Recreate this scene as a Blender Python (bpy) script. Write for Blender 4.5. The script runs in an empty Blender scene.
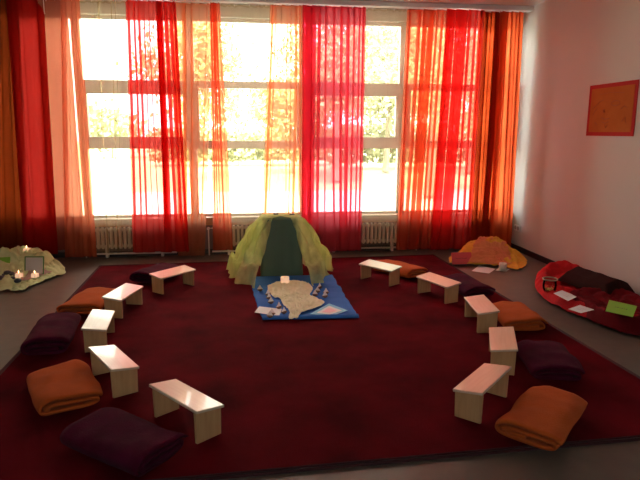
import bpy, bmesh, math, random
from math import sin, cos, pi, radians, exp, hypot, atan2
from mathutils import Vector, Matrix, noise
C = bpy.context.scene.collection
R0 = random.Random(7)

# ------------------------------------------------------------------ camera model (metres; photo 640x480)
F_PX, PITCH, YAW, ROLL, CH = 570.8134, 0.1875, 0.1235, 0.0025, 1.6
D, RW, CE = 7.538, 3.64, 3.176          # window wall, right wall, ceiling
cy, sy = cos(YAW), sin(YAW); cp, sp = cos(PITCH), sin(PITCH)
FW = Vector((sy*cp, cy*cp, -sp)); RG = Vector((cy, -sy, 0)); UP = RG.cross(FW)
RR = RG*cos(ROLL) + UP*sin(ROLL); UU = -RG*sin(ROLL) + UP*cos(ROLL)
CAM = Vector((0, 0, CH))
def ray(u, v): return FW + RR*((u-320)/F_PX) - UU*((v-240)/F_PX)
def fl(u, v, z=0.0):
    d = ray(u, v); t = (z-CH)/d.z; p = CAM + d*t; return (p.x, p.y)
def wl(u, v, Y=D):
    d = ray(u, v); t = Y/d.y; p = CAM + d*t; return (p.x, p.z)

# ------------------------------------------------------------------ materials
def mat(name, col, rough=.6, metal=0, spec=.5, sheen=0, var=None, var_scale=6, bump=0, bump_scale=60, stretch=None, coat=0, detail=4):
    m = bpy.data.materials.new(name); m.use_nodes = True
    nt = m.node_tree; b = nt.nodes['Principled BSDF']
    b.inputs['Base Color'].default_value = (*col, 1); b.inputs['Roughness'].default_value = rough
    b.inputs['Metallic'].default_value = metal; b.inputs['Specular IOR Level'].default_value = spec
    b.inputs['Sheen Weight'].default_value = sheen; b.inputs['Sheen Roughness'].default_value = .5
    b.inputs['Coat Weight'].default_value = coat
    tc = nt.nodes.new('ShaderNodeTexCoord'); mp = nt.nodes.new('ShaderNodeMapping')
    nt.links.new(tc.outputs['Object'], mp.inputs[0])
    if stretch: mp.inputs['Scale'].default_value = stretch
    if var:
        n = nt.nodes.new('ShaderNodeTexNoise'); n.inputs['Scale'].default_value = var_scale; n.inputs['Detail'].default_value = detail
        r = nt.nodes.new('ShaderNodeValToRGB'); r.color_ramp.elements[0].position = .32; r.color_ramp.elements[1].position = .68
        r.color_ramp.elements[0].color = (*var, 1); r.color_ramp.elements[1].color = (*col, 1)
        nt.links.new(mp.outputs[0], n.inputs[0]); nt.links.new(n.outputs[0], r.inputs[0]); nt.links.new(r.outputs[0], b.inputs['Base Color'])
    if bump:
        n2 = nt.nodes.new('ShaderNodeTexNoise'); n2.inputs['Scale'].default_value = bump_scale; n2.inputs['Detail'].default_value = 3
        bp = nt.nodes.new('ShaderNodeBump'); bp.inputs['Strength'].default_value = bump; bp.inputs['Distance'].default_value = .01
        nt.links.new(mp.outputs[0], n2.inputs[0]); nt.links.new(n2.outputs[0], bp.inputs['Height']); nt.links.new(bp.outputs[0], b.inputs['Normal'])
    return m
def emit_mat(name, col, s):
    m = bpy.data.materials.new(name); m.use_nodes = True; b = m.node_tree.nodes['Principled BSDF']
    b.inputs['Base Color'].default_value = (*col, 1); b.inputs['Emission Color'].default_value = (*col, 1); b.inputs['Emission Strength'].default_value = s
    return m
def sheer(name, tint, body, op, weave=0.0, trl=.62):
    """woven sheer cloth: part open weave (tinted), part threads (diffuse and translucent)"""
    m = bpy.data.materials.new(name); m.use_nodes = True; nt = m.node_tree; nt.nodes.clear()
    o = nt.nodes.new('ShaderNodeOutputMaterial'); t = nt.nodes.new('ShaderNodeBsdfTransparent'); t.inputs[0].default_value = (*tint, 1)
    d = nt.nodes.new('ShaderNodeBsdfDiffuse'); d.inputs[0].default_value = (*body, 1)
    l = nt.nodes.new('ShaderNodeBsdfTranslucent'); l.inputs[0].default_value = (*body, 1)
    a = nt.nodes.new('ShaderNodeMixShader'); a.inputs[0].default_value = trl
    b = nt.nodes.new('ShaderNodeMixShader'); b.inputs[0].default_value = op
    nt.links.new(d.outputs[0], a.inputs[1]); nt.links.new(l.outputs[0], a.inputs[2])
    nt.links.new(t.outputs[0], b.inputs[1]); nt.links.new(a.outputs[0], b.inputs[2])
    if weave:
        tc = nt.nodes.new('ShaderNodeTexCoord'); mp = nt.nodes.new('ShaderNodeMapping'); mp.inputs['Scale'].default_value = (5, 5, .3)
        n = nt.nodes.new('ShaderNodeTexNoise'); n.inputs['Scale'].default_value = 2.5; n.inputs['Detail'].default_value = 3
        mr = nt.nodes.new('ShaderNodeMapRange'); mr.inputs['From Min'].default_value = .3; mr.inputs['From Max'].default_value = .7
        mr.inputs['To Min'].default_value = max(0, op-weave); mr.inputs['To Max'].default_value = min(1, op+weave)
        nt.links.new(tc.outputs['Object'], mp.inputs[0]); nt.links.new(mp.outputs[0], n.inputs[0]); nt.links.new(n.outputs[0], mr.inputs[0]); nt.links.new(mr.outputs[0], b.inputs[0])
    nt.links.new(b.outputs[0], o.inputs[0]); return m
def glass_mat(name):
    m = bpy.data.materials.new(name); m.use_nodes = True; nt = m.node_tree; nt.nodes.clear()
    o = nt.nodes.new('ShaderNodeOutputMaterial'); t = nt.nodes.new('ShaderNodeBsdfTransparent'); t.inputs[0].default_value = (.95, .97, .95, 1)
    g = nt.nodes.new('ShaderNodeBsdfGlossy'); g.inputs['Roughness'].default_value = .03; f = nt.nodes.new('ShaderNodeFresnel'); f.inputs[0].default_value = 1.3
    b = nt.nodes.new('ShaderNodeMixShader'); nt.links.new(f.outputs[0], b.inputs[0]); nt.links.new(t.outputs[0], b.inputs[1]); nt.links.new(g.outputs[0], b.inputs[2])
    nt.links.new(b.outputs[0], o.inputs[0]); return m

M = {}
M['wall'] = mat('plaster', (.62, .62, .58), .85, bump=.15, bump_scale=90)
M['ceil'] = mat('ceiling_paint', (.60, .59, .56), .9, var=(.55, .54, .51), var_scale=3)
M['floor'] = mat('linoleum', (.118, .097, .080), .42, var=(.098, .080, .067), var_scale=9, bump=.05, bump_scale=50)
M['rug'] = mat('wine_pile', (.17, .0045, .012), .95, spec=.05, var=(.075, .002, .0055), var_scale=2.6, bump=.9, bump_scale=260, detail=6)
M['binding'] = mat('rug_binding', (.045, .006, .010), .8, bump=.4, bump_scale=120)
M['base'] = mat('dark_skirting', (.03, .026, .024), .5)
M['frame'] = mat('window_frame', (.72, .70, .66), .4)
M['sill'] = mat('sill_wood', (.46, .26, .11), .5, var=(.38, .21, .085), var_scale=5, stretch=(1, 12, 12))
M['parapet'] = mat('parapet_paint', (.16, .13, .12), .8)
M['rad'] = mat('radiator_enamel', (.72, .68, .60), .4)
M['white'] = mat('white_plastic', (.82, .80, .77), .4)
M['wood'] = mat('beech', (.62, .40, .20), .42, spec=.4, var=(.54, .33, .155), var_scale=4, stretch=(12, 12, 1.0), coat=.1)
M['woodtop_lit'] = mat('beech_top_lit', (.77, .68, .53), .32, spec=.6, var=(.71, .61, .46), var_scale=5, stretch=(1.2, 16, 16), coat=.35)  # same beech as the legs, paler: sky reflection on the seats painted in
M['fl_orange'] = mat('orange_fleece', (.54, .11, .022), .95, spec=.05, sheen=.05, var=(.46, .095, .02), var_scale=9, bump=.6, bump_scale=140)
M['fl_purple'] = mat('purple_fleece', (.085, .006, .028), .95, spec=.05, sheen=.03, var=(.055, .004, .018), var_scale=9, bump=.6, bump_scale=140)
M['glass'] = glass_mat('pane_glass')
M['blind'] = sheer('blind_fabric', (.5, .45, .4), (.85, .76, .66), .97)

def obj(name, bm, m=None, parent=None, smooth=False, loc=None):
    me = bpy.data.meshes.new(name); bm.normal_update(); bm.to_mesh(me); bm.free()
    if smooth:
        for p in me.polygons: p.use_smooth = True
    o = bpy.data.objects.new(name, me); C.objects.link(o)
    if m: me.materials.append(m)
    if parent: o.parent = parent
    if loc: o.location = loc
    return o
def tag(o, label, cat, group=None):
    o['label'] = label; o['category'] = cat
    if group: o['group'] = group
    return o
def empty(name, loc=(0, 0, 0), rz=0):
    o = bpy.data.objects.new(name, None); C.objects.link(o); o.location = loc; o.rotation_euler = (0, 0, rz); o.empty_display_size = .1; return o
def thing(name, label, cat, loc=(0, 0, 0), rz=0, group=None): return tag(empty(name, loc, rz), label, cat, group)
def struct(name, bm, m, parent=None, smooth=False):
    o = obj(name, bm, m, parent, smooth)
    if not parent: o['kind'] = 'structure'
    return o
def box(bm, x0, x1, y0, y1, z0, z1, bev=0, mx=None):
    r = bmesh.ops.create_cube(bm, size=1)
    vs = r['verts']
    for v in vs: v.co = Vector((x0+(v.co.x+.5)*(x1-x0), y0+(v.co.y+.5)*(y1-y0), z0+(v.co.z+.5)*(z1-z0)))
    if bev:
        es = list({e for v in vs for e in v.link_edges}); rb = bmesh.ops.bevel(bm, geom=es, offset=bev, segments=2, affect='EDGES', profile=.5)
        vs = list({v for f in rb['faces'] for v in f.verts} | {v for v in vs if v.is_valid})
    if mx:
        for v in vs: v.co = mx @ v.co
    return vs
def bx(*a, **k): bm = bmesh.new(); box(bm, *a, **k); return bm
def tube(bm, pts, r, n=8, closed=False):
    pts = [Vector(p) for p in pts]; rings = []
    for i, p in enumerate(pts):
        a = pts[i-1] if (i or closed) else p; b = pts[(i+1) % len(pts)] if (i < len(pts)-1 or closed) else p
        t = (b-a).normalized(); s = t.cross(Vector((0, 0, 1)))
        if s.length < .01: s = Vector((1, 0, 0))
        s.normalize(); q = t.cross(s); rr = r[i] if isinstance(r, (list, tuple)) else r
        rings.append([bm.verts.new(p + s*cos(2*pi*k/n)*rr + q*sin(2*pi*k/n)*rr) for k in range(n)])
    m = len(rings)
    for i in range(m if closed else m-1):
        A, B = rings[i], rings[(i+1) % m]
        for k in range(n): bm.faces.new((A[k], A[(k+1) % n], B[(k+1) % n], B[k]))
    if not closed: bm.faces.new(rings[0]); bm.faces.new(rings[-1][::-1])
def lathe(bm, prof, n=20, c=(0, 0, 0)):
    rings = []
    for r, z in prof:
        rings.append([bm.verts.new((c[0]+max(r, 1e-4)*cos(2*pi*k/n), c[1]+max(r, 1e-4)*sin(2*pi*k/n), c[2]+z)) for k in range(n)])
    for A, B in zip(rings, rings[1:]):
        for k in range(n): bm.faces.new((A[k], A[(k+1) % n], B[(k+1) % n], B[k]))
    return rings
def prism(bm, poly, z0, z1):
    a = [bm.verts.new((x, y, z0)) for x, y in poly]; b = [bm.verts.new((x, y, z1)) for x, y in poly]
    bm.faces.new(a[::-1]); bm.faces.new(b); n = len(poly)
    for i in range(n): bm.faces.new((a[i], a[(i+1) % n], b[(i+1) % n], b[i]))
def nz(x, y, z=0.0): return noise.noise(Vector((x, y, z)))
def solid(o, t, off=0):
    md = o.modifiers.new('cloth_thickness', 'SOLIDIFY'); md.thickness = t; md.offset = off; return o

# ------------------------------------------------------------------ room shell
LW, BW = -3.66, -2.2
struct('floor', bx(LW-.2, RW+.2, BW-.2, D+.2, -.12, 0), M['floor'])
struct('ceiling', bx(LW-.2, RW+.2, BW-.2, D+.3, CE, CE+.2), M['ceil'])
struct('wall_right', bx(RW, RW+.2, BW-.2, D+.3, 0, CE), M['wall'])
struct('wall_left', bx(LW-.2, LW, BW-.2, D+.3, 0, CE), M['wall'])
RX0, RX1, RZ0, RZ1 = -1.3, 1.3, 2.10, 2.75      # high rear window, added unseen behind the camera to brighten the room neutrally
bm = bmesh.new()
for a in ((LW, RW, BW-.2, BW, 0, RZ0), (LW, RW, BW-.2, BW, RZ1, CE), (LW, RX0, BW-.2, BW, RZ0, RZ1), (RX1, RW, BW-.2, BW, RZ0, RZ1)): box(bm, *a)
struct('wall_rear', bm, M['wall'])
w = empty('window_6', (0, 0, 0)); w['kind'] = 'structure'; bm = bmesh.new()
for k in range(5): xx = RX0+(RX1-RX0-.06)*k/4; box(bm, xx, xx+.06, BW-.14, BW-.06, RZ0+.05, RZ1-.05)
box(bm, RX0, RX1, BW-.14, BW-.06, RZ0, RZ0+.05); box(bm, RX0, RX1, BW-.14, BW-.06, RZ1-.05, RZ1); obj('frame', bm, M['frame'], w)
obj('pane', bx(RX0+.03, RX1-.03, BW-.102, BW-.098, RZ0+.03, RZ1-.03), M['glass'], w)
SI, WT = .495, 2.99
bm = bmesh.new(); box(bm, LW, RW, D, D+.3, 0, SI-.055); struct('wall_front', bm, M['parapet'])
struct('trim_1', bx(LW, RW, D, D+.3, WT, CE), M['wall'])                           # lintel over the windows
struct('trim_2', bx(LW, RW, D-.055, D+.16, SI-.055, SI, bev=.006), M['sill'])        # sill board
struct('trim_3', bx(LW, RW, D-.050, D-.001, SI-.10, SI-.056), M['sill'])            # fascia under the sill
struct('trim_4', bx(LW, RW, D-.25, D-.13, CE-.055, CE-.002, bev=.004), M['white'])    # curtain track board
struct('baseboard_right', bx(RW-.014, RW, BW, D, 0, .07), M['base'])
struct('baseboard_front', bx(LW, RW-.016, D-.014, D, 0, .07), M['base'])
struct('baseboard_left', bx(LW, LW+.014, BW, D-.016, 0, .07), M['base'])

# windows: bays with a fixed top light, a middle light and a low fixed light
bays = [(-3.60, -2.10, 'blind'), (-2.06, -.745, 'tilt'), (-.69, .70, 'thin'), (.80, 2.03, 'tilt'), (2.09, 3.58, 'thin')]
FY0, FY1 = D+.10, D+.17
for i, (x0, x1, kind) in enumerate(bays):
    w = empty('window_%d' % (i+1), (0, 0, 0)); w['kind'] = 'structure'
    bm = bmesh.new(); e = .045
    for a in ((x0-.028, x0+e-.02, FY0, FY1, SI+.0, WT), (x1-e+.02, x1+.028, FY0, FY1, SI, WT), (x0, x1, FY0, FY1, WT-.04, WT), (x0, x1, FY0, FY1, SI, SI+.03)): box(bm, *a)
    obj('frame', bm, M['frame'], w)
    if kind == 'blind':
        obj('pane', bx(x0+.02, x1-.02, D+.135, D+.139, SI+.04, WT-.04), M['glass'], w); continue
    tz0, tz1 = (2.09, 2.23) if kind != 'thin' else (2.17, 2.23)
    bm = bmesh.new(); box(bm, x0, x1, FY0-.01, FY1, tz0, tz1, bev=.004); obj('transom', bm, M['frame'], w)
    rz0, rz1 = (1.38, 1.50) if kind != 'thin' else (1.38, 1.45)
    bm = bmesh.new(); box(bm, x0, x1, FY0-.01, FY1, rz0, rz1, bev=.004); obj('rail', bm, M['frame'], w)
    bm = bmesh.new(); s = .05; a0, a1 = x0+.02, x1-.02
    for a in ((a0, a0+s, FY0-.03, FY1-.02, rz1, tz0), (a1-s, a1, FY0-.03, FY1-.02, rz1, tz0), (a0+s, a1-s, FY0-.03, FY1-.02, tz0-.03, tz0), (a0+s, a1-s, FY0-.03, FY1-.02, rz1, rz1+.03)): box(bm, *a, bev=.003)
    so = obj('sash', bm, M['frame'], w)
    bm = bmesh.new(); hx = a1-.03 if i % 2 else a0+.03; box(bm, hx-.012, hx+.012, FY0-.05, FY0-.03, 1.80, 1.84); box(bm, hx-.008, hx+.008, FY0-.065, FY0-.05, 1.72, 1.84, bev=.003); obj('handle', bm, M['white'], so)
    for (z0, z1) in ((SI+.03, rz0), (rz1+.03, tz0-.03), (tz1, WT-.04)):
        obj('pane', bx(x0+.02, x1-.02, D+.135, D+.139, z0, z1), M['glass'], w)
t = thing('roller_blind', 'pale fabric roller blind drawn down over the leftmost window behind the red curtain', 'blind')
obj('fabric', bx(-3.60, -2.13, D+.05, D+.053, SI+.02, WT-.03), M['blind'], t)
bm = bmesh.new(); tube(bm, [(-3.60, D+.052, WT-.03), (-2.13, D+.052, WT-.03)], .022, 12); obj('roller', bm, M['white'], t)
obj('bottom_bar', bx(-3.60, -2.13, D+.046, D+.058, SI+.002, SI+.022), M['white'], t)

# radiators under the sill
RL = ['left one, beside the crimson curtain', 'just left of the green draped box',
      'right of the large red curtain', 'behind the rightmost curtains']
for k, (x0, x1) in enumerate(((-2.0, -.95), (-.45, .60), (.95, 2.15), (2.35, 3.35))):
    r = thing('radiator', 'cream ribbed radiator under the sill, ' + RL[k], 'radiator', (x0, D-.075, 0), 0, 'ribbed radiators under the sill')
    bm = bmesh.new(); n = int((x1-x0)/.055)
    for j in range(n):
        xx = j*.055; box(bm, xx, xx+.034, -.035, .035, .115, .395, bev=.012)
    tube(bm, [(0, 0, .15), (n*.055-.02, 0, .15)], .018); tube(bm, [(0, 0, .36), (n*.055-.02, 0, .36)], .018)
    obj('ribs', bm, M['rad'], r)
    bm = bmesh.new(); tube(bm, [(-.09, 0, .0), (-.09, 0, .36), (0, 0, .36)], .009); obj('pipe', bm, M['rad'], r)
    bm = bmesh.new(); tube(bm, [(-.09, 0, .36), (-.09, -.012, .36), (-.09, -.05, .36)], .018, 12); obj('valve', bm, M['white'], r)
    bm = bmesh.new(); tube(bm, [(-.05, 0, .05), (n*.055, 0, .05)], .012); obj('supply_pipe', bm, M['rad'], r)
    bm = bmesh.new()
    bm.free()
    for xx in (.15, n*.055-.2): obj('bracket', bx(xx, xx+.03, -.01, .06, .0, .13), M['rad'], r)

# wall socket and poster on the right wall
t = thing('wall_socket', 'white double socket plate low on the right wall near the curtain', 'socket', (RW, 7.33, .31))
obj('plate', bx(-.012, 0, -.08, .08, -.042, .042, bev=.003), M['white'], t)
for yy in (-.038, .038):
    bm = bmesh.new(); lathe(bm, [(.027, 0), (.027, .003), (.022, .003), (.020, .0005), (0, .0005)], 18, (yy, 0, 0))
    for v in bm.verts: x, y, z = v.co; v.co = Vector((-.012-z, x, y))
    obj('socket_ring', bm, mat('socket_grey', (.45, .43, .42), .5), t)
M['post_o'] = mat('orange_paper', (.48, .14, .028), .8, spec=.1, var=(.43, .12, .024), var_scale=7)
M['post_r'] = mat('red_paper', (.46, .03, .03), .75, spec=.1)
M['post_d'] = mat('brown_crayon', (.36, .10, .035), .9)
t = thing('poster', 'orange paper poster with a red border and faint drawing, on right wall', 'poster', (RW-.004, 5.50, 1.826))
obj('border', bx(-.003, .003, -.39, .39, -.262, .262), M['post_r'], t)
obj('paper', bx(-.006, -.003, -.345, .345, -.222, .222), M['post_o'], t)
def stroke(pts, r=.0035):
    bm = bmesh.new(); tube(bm, [(-.0065, a, b) for a, b in pts], r, 5); obj('drawn_line', bm, M['post_d'], t)
stroke([(.30, .02), (.24, .05), (.18, .09), (.12, .10)]); stroke([(.29, -.05), (.26, -.01), (.22, .02)])
stroke([(-.08+.07*cos(a), .06+.025*sin(a)) for a in [k*.5 for k in range(13)]])
stroke([(.10+.012*cos(a), -.01+.014*sin(a)) for a in [k*.8 for k in range(9)]], .006)
stroke([(.13, -.08), (.07, -.095), (.0, -.085)], .005); stroke([(.12, -.12), (.06, -.135), (.01, -.12)], .004); stroke([(.07, -.15), (.05, -.18), (.02, -.15)])
stroke([(-.17, .0), (-.22, .03), (-.26, .01)]); stroke([(-.20, -.12), (-.25, -.08), (-.27, -.14)]); stroke([(.24, -.12), (.20, -.15)]); stroke([(.2, .16), (.0, .17), (-.2, .155)], .002)

# ------------------------------------------------------------------ rug
ra = .0378; ca, sa = cos(ra), sin(ra); rx0, rx1, ry0, ry1 = -1.552, 2.670, 2.448, 7.031
t = thing('rug', 'large wine-red deep pile rug with dark bound edge on the grey floor', 'rug', (0, 0, 0), ra)
bm = bmesh.new(); nx, ny = 150, 160; g = []
for j in range(ny+1):
    row = []
    for i in range(nx+1):
        x = rx0+.02+(rx1-rx0-.04)*i/nx; y = ry0+.03+(ry1-ry0-.05)*j/ny
        row.append(bm.verts.new((x, y, .012+.0025*nz(x*2.2, y*2.2)+.0015*nz(x*9, y*9, 3))))
    g.append(row)
for j in range(ny):
    for i in range(nx): bm.faces.new((g[j][i], g[j][i+1], g[j+1][i+1], g[j+1][i]))
obj('pile', bm, M['rug'], t, True)
bm = bmesh.new()
tube(bm, [(rx0+.012, ry0+.012, .008), (rx1-.012, ry0+.012, .008), (rx1-.012, ry1-.012, .008), (rx0+.012, ry1-.012, .008)], .0085, 8, True)
tube(bm, [(rx0+.03, ry0+.035, .012), (rx1-.03, ry0+.035, .012), (rx1-.03, ry1-.03, .010), (rx0+.03, ry1-.03, .010)], .006, 8, True)
obj('edge_trim', bm, M['binding'], t, True)
RZ = .0155

# ------------------------------------------------------------------ curtains
SH = {
 'red': sheer('red_sheer', (.88, .30, .32), (.82, .09, .07), .38, .04),
 'redd': sheer('red_dense_sheer', (.58, .05, .05), (.42, .012, .010), .72, .04),
 'pinkred': sheer('pink_red_sheer', (.88, .32, .42), (.84, .12, .15), .46, .04),
 'orange': sheer('orange_sheer', (.94, .46, .34), (.86, .22, .12), .46, .04),
 'dorange': sheer('deep_orange_sheer', (.60, .09, .03), (.50, .055, .012), .88, .04),
 'gorange': sheer('glowing_orange_sheer', (.60, .12, .04), (.80, .13, .04), .90, .04),
 'brown': sheer('burnt_orange_sheer', (.30, .05, .015), (.21, .032, .007), .88, .04),
 'coral': sheer('coral_sheer', (.78, .30, .22), (.45, .12, .085), .55, .02),
 'peach': sheer('peach_sheer', (.96, .62, .46), (.90, .40, .24), .34, .03),
 'cream': sheer('cream_sheer', (.98, .94, .82), (.92, .74, .52), .19, .03),
}
TOPZ = CE-.075
def curtain(label, ut0, ut1, ub0, ub1, vb, Y, m, lam=.10, amp=.022, over=.35, seed=0, group=None, gather=1.0, notch=None, bunch=0.0):
    """hangs from the track; pixel columns give its real edges in the plane Y"""
    xt0, xt1 = wl(ut0, 8, Y)[0], wl(ut1, 8, Y)[0]; xb0, xb1 = wl(ub0, vb, Y)[0], wl(ub1, vb, Y)[0]
    zb = wl((ub0+ub1)/2, vb, Y)[1]; zb = max(zb, .02)
    W = (xt1-xt0+xb1-xb0)/2; nf = max(1, round(W/lam)); rs = random.Random(seed)
    n = max(24, nf*14); nzv = 26; bm = bmesh.new(); g = []
    ph = rs.random()*6; k0 = [rs.uniform(.35, 1.5) for _ in range(nf+2)]
    wv = [(rs.uniform(.5, 1)*.10/k, k, rs.random()*6.28) for k in (1, 2, 3, 5)]
    def warp(s_): return (s_ + sum(a_*(sin(2*pi*k*s_+p_)-sin(p_)) for a_, k, p_ in wv)*.8*min(1, nf/5))*(1-bunch) + (3*s_*s_-2*s_**3)*bunch
    for j in range(nzv+1):
        tt = j/nzv; row = []
        for i in range(n+1):
            s = i/n
            sb = warp(s); sw = sb + .03*sin(2*pi*s*1.5+ph)*tt*min(s, 1-s)*4
            a = 2*pi*nf*s + .5*nz(s*6, tt*1.1, seed)*gather
            kk = k0[int(s*nf)] * (1-s*nf % 1) + k0[int(s*nf)+1]*(s*nf % 1)
            am = amp*kk*(.55+.45*min(1, tt*5))*(1+.25*nz(s*5, tt*2, seed+9))
            f0 = min(1, min(s, 1-s)*nf*1.5)
            xs = (xt0*(1-sb)+xt1*sb)*(1-tt) + (xb0*(1-sw)+xb1*sw)*tt
            xs += -over*(W/nf)*sin(2*a)*.38*kk*f0
            edge = min(s, 1-s)*nf; f = min(1, edge*2.0+.25)
            y = Y + am*sin(a)*f + .006*nz(s*3, tt*4, seed)
            z = TOPZ*(1-tt)+zb*tt
            if tt == 0: z += .006*sin(a*2)
            if notch and s > .75: z -= notch*((s-.75)/.25)**1.5*(1-tt)**6
            if tt > .9: z += .008*nz(s*8, 0, seed)
            row.append(bm.verts.new((xs, y, z)))
        g.append(row)
    for j in range(nzv):
        for i in range(n): bm.faces.new((g[j][i], g[j+1][i], g[j+1][i+1], g[j][i+1]))
    c = thing('curtain', label, 'curtain', ((xt0+xt1)/2, Y, 0), 0, group)
    off = Vector((-(xt0+xt1)/2, -Y, 0)); hs = [(v.co.x, v.co.z) for v in g[0]]
    for v in bm.verts: v.co += off
    obj('cloth', bm, SH[m], c, True)
    # header tape sewn along the top, with its hooks
    bm = bmesh.new(); q = []
    src = g = None
    nn = n
    cl = c.children[0].data
    for i in range(nn+1):
        p = cl.vertices[i].co; q.append((bm.verts.new((p.x, p.y-.003, p.z+.004)), bm.verts.new((p.x, p.y-.003, p.z-.022))))
    for a, b in zip(q, q[1:]): bm.faces.new((a[0], a[1], b[1], b[0]))
    obj('header_tape', bm, SH[m], c, True)
    nh = max(2, round((xt1-xt0)/.11))
    for k in range(nh+1):
        bm = bmesh.new()
        i = min(n, int(k*n/nh)); p = cl.vertices[i].co
        tube(bm, [(p.x, p.y, p.z-.01), (p.x, p.y*.4, p.z+.012), (p.x, 0, CE-.053)], .0045, 5)
        obj('hook', bm, M['white'], c)
    return c
YC = D-.19
sc = 'sheer curtains along the window wall'
curtain('burnt orange curtain at the far left edge of the window wall', -22, 19, -20, 29, 254, YC+.02, 'brown', .17, .025, seed=1)
curtain('dark red gathered curtain with a drooping top corner, near the left edge', 7, 44, 24, 58, 254, YC-.03, 'redd', .13, .022, .5, seed=2, notch=.16)
curtain('flat coral sheer curtain right of the dark red one, over the drawn blind', 36, 66, 48, 70, 250, YC+.03, 'coral', .2, .006, .05, seed=3)
curtain('narrow orange sheer curtain falling to the floor left of the first bare radiator', 61, 80, 65, 97, 257, YC-.02, 'orange', .085, .02, .45, seed=4)
curtain('pale cream sheer pulled thin over the upper left window, left of the crimson curtain', 76, 129, 84, 136, 253, YC+.035, 'cream', .16, .018, .2, seed=5)
curtain('crimson sheer curtain with dark pleats, in front of the left window', 126, 175, 133, 188, 252, YC-.03, 'red', .088, .026, .95, seed=6)
curtain('peach sheer curtain between the crimson one and the narrow orange strip', 170, 213, 178, 205, 256, YC+.02, 'peach', .16, .015, .8, seed=7)
curtain('narrow orange curtain strip just left of the wide cream sheer', 210, 220, 213, 233, 250, YC-.03, 'orange', .06, .02, .85, seed=8)
curtain('wide cream sheer curtain over the central window', 217, 274, 220, 266, 250, YC+.03, 'cream', .17, .016, .15, seed=9)
curtain('pale peach sheer curtain joining the large red curtain at its left side', 270, 304, 262, 304, 214, YC-.015, 'peach', .13, .014, .5, seed=10)
curtain('large glowing red curtain right of the green draped box', 303, 366, 302, 361, 251, YC-.03, 'pinkred', .14, .024, .8, seed=11, bunch=.85)
curtain('cream sheer curtain between the large red curtain and the orange one', 364, 409, 360, 400, 249, YC+.03, 'cream', .13, .014, .2, seed=12)
curtain('orange sheer curtain over the tree view, right of the cream sheer', 407, 452, 396, 432, 249, YC+.0, 'orange', .13, .018, .8, seed=13, bunch=.2)
curtain('bright crimson curtain between the orange sheer and the burnt orange curtain', 448, 485, 430, 470, 249, YC-.058, 'red', .12, .022, .9, seed=14, bunch=.5)
curtain('burnt red-orange curtain, second from the right wall', 479, 508, 466, 492, 249, YC+.02, 'dorange', .09, .024, .8, seed=15)
curtain('glowing orange curtain hanging next to the right wall', 500, 524, 489, 511, 248, YC-.02, 'gorange', .11, .02, .6, seed=16)

# ------------------------------------------------------------------ kneeling benches
BL, BWD, BHO, BHI, BT = .464, .174, .195, .170, .016
tilt = atan2(BHI-BHO, BWD)
def make_bench():
    r = empty('kneeling_bench')
    bm = bmesh.new(); box(bm, -BL/2, BL/2, -BWD/2, BWD/2, -BT, 0, bev=.004)
    mx = Matrix.Translation((0, 0, (BHO+BHI)/2)) @ Matrix.Rotation(tilt, 4, 'X')
    for v in bm.verts: v.co = mx @ v.co
    obj('seat', bm, M['woodtop_lit'], r)
    for s in (-1, 1):
        bm = bmesh.new(); x0 = s*(BL/2-.022); x1 = s*(BL/2-.040); w0, w1 = .080, .076
        vs = []
        for x in (x0, x1):
            for y, zz in ((-w1, 0), (w1, 0), (w0, 1), (-w0, 1)):
                z = 0 if zz == 0 else (BHO+BHI)/2-BT+y*math.tan(tilt)+.0005
                vs.append(bm.verts.new((x, y, z)))
        for f in ((0, 1, 2, 3), (7, 6, 5, 4), (0, 4, 5, 1), (1, 5, 6, 2), (2, 6, 7, 3), (3, 7, 4, 0)): bm.faces.new([vs[k] for k in f])
        bmesh.ops.recalc_face_normals(bm, faces=bm.faces)
        bmesh.ops.bevel(bm, geom=list(bm.edges), offset=.0015, segments=1, affect='EDGES')
        obj('leg', bm, M['wood'], r)
    return r
def dup(root):
    c = root.copy(); C.objects.link(c)
    for ch in root.children:
        d = ch.copy(); C.objects.link(d); d.parent = c
    return c
BENCH = [(-0.789, 5.799, 228.1, 'light wooden kneeling bench, rearmost on the left side, in front of a small purple blanket'),
 (-1.133, 5.096, 256.3, 'light wooden kneeling bench, second from the window on the left, beside the flat orange blanket'),
 (-1.154, 4.325, 275.1, 'light wooden kneeling bench, middle of the left five, beside a purple blanket'),
 (-0.881, 3.553, 300.6, 'light wooden kneeling bench, second from the front on the left, beside the neat orange blanket'),
 (-0.367, 2.959, 309.3, 'light wooden kneeling bench, frontmost on the left, beside the large dark purple blanket'),
 (1.375, 5.843, 126.2, 'light wooden kneeling bench, rearmost on the right side, nearest the green draped box'),
 (1.797, 5.186, 111.5, 'light wooden kneeling bench, second from the window on the right, before a purple blanket'),
 (1.895, 4.373, 82.6, 'light wooden kneeling bench, middle of the right five, left of the rumpled orange blanket'),
 (1.724, 3.585, 68.0, 'light wooden kneeling bench, second from the front on the right, beside the square purple blanket'),
 (1.331, 2.978, 45.5, 'light wooden kneeling bench, frontmost on the right, beside the thick orange blanket')]
b0 = make_bench()
for i, (x, y, a, lab) in enumerate(BENCH):
    b = b0 if i == 0 else dup(b0)
    b.location = (x, y, RZ); b.rotation_euler = (0, 0, radians(a)); tag(b, lab, 'bench', 'kneeling benches around the rug')

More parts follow.
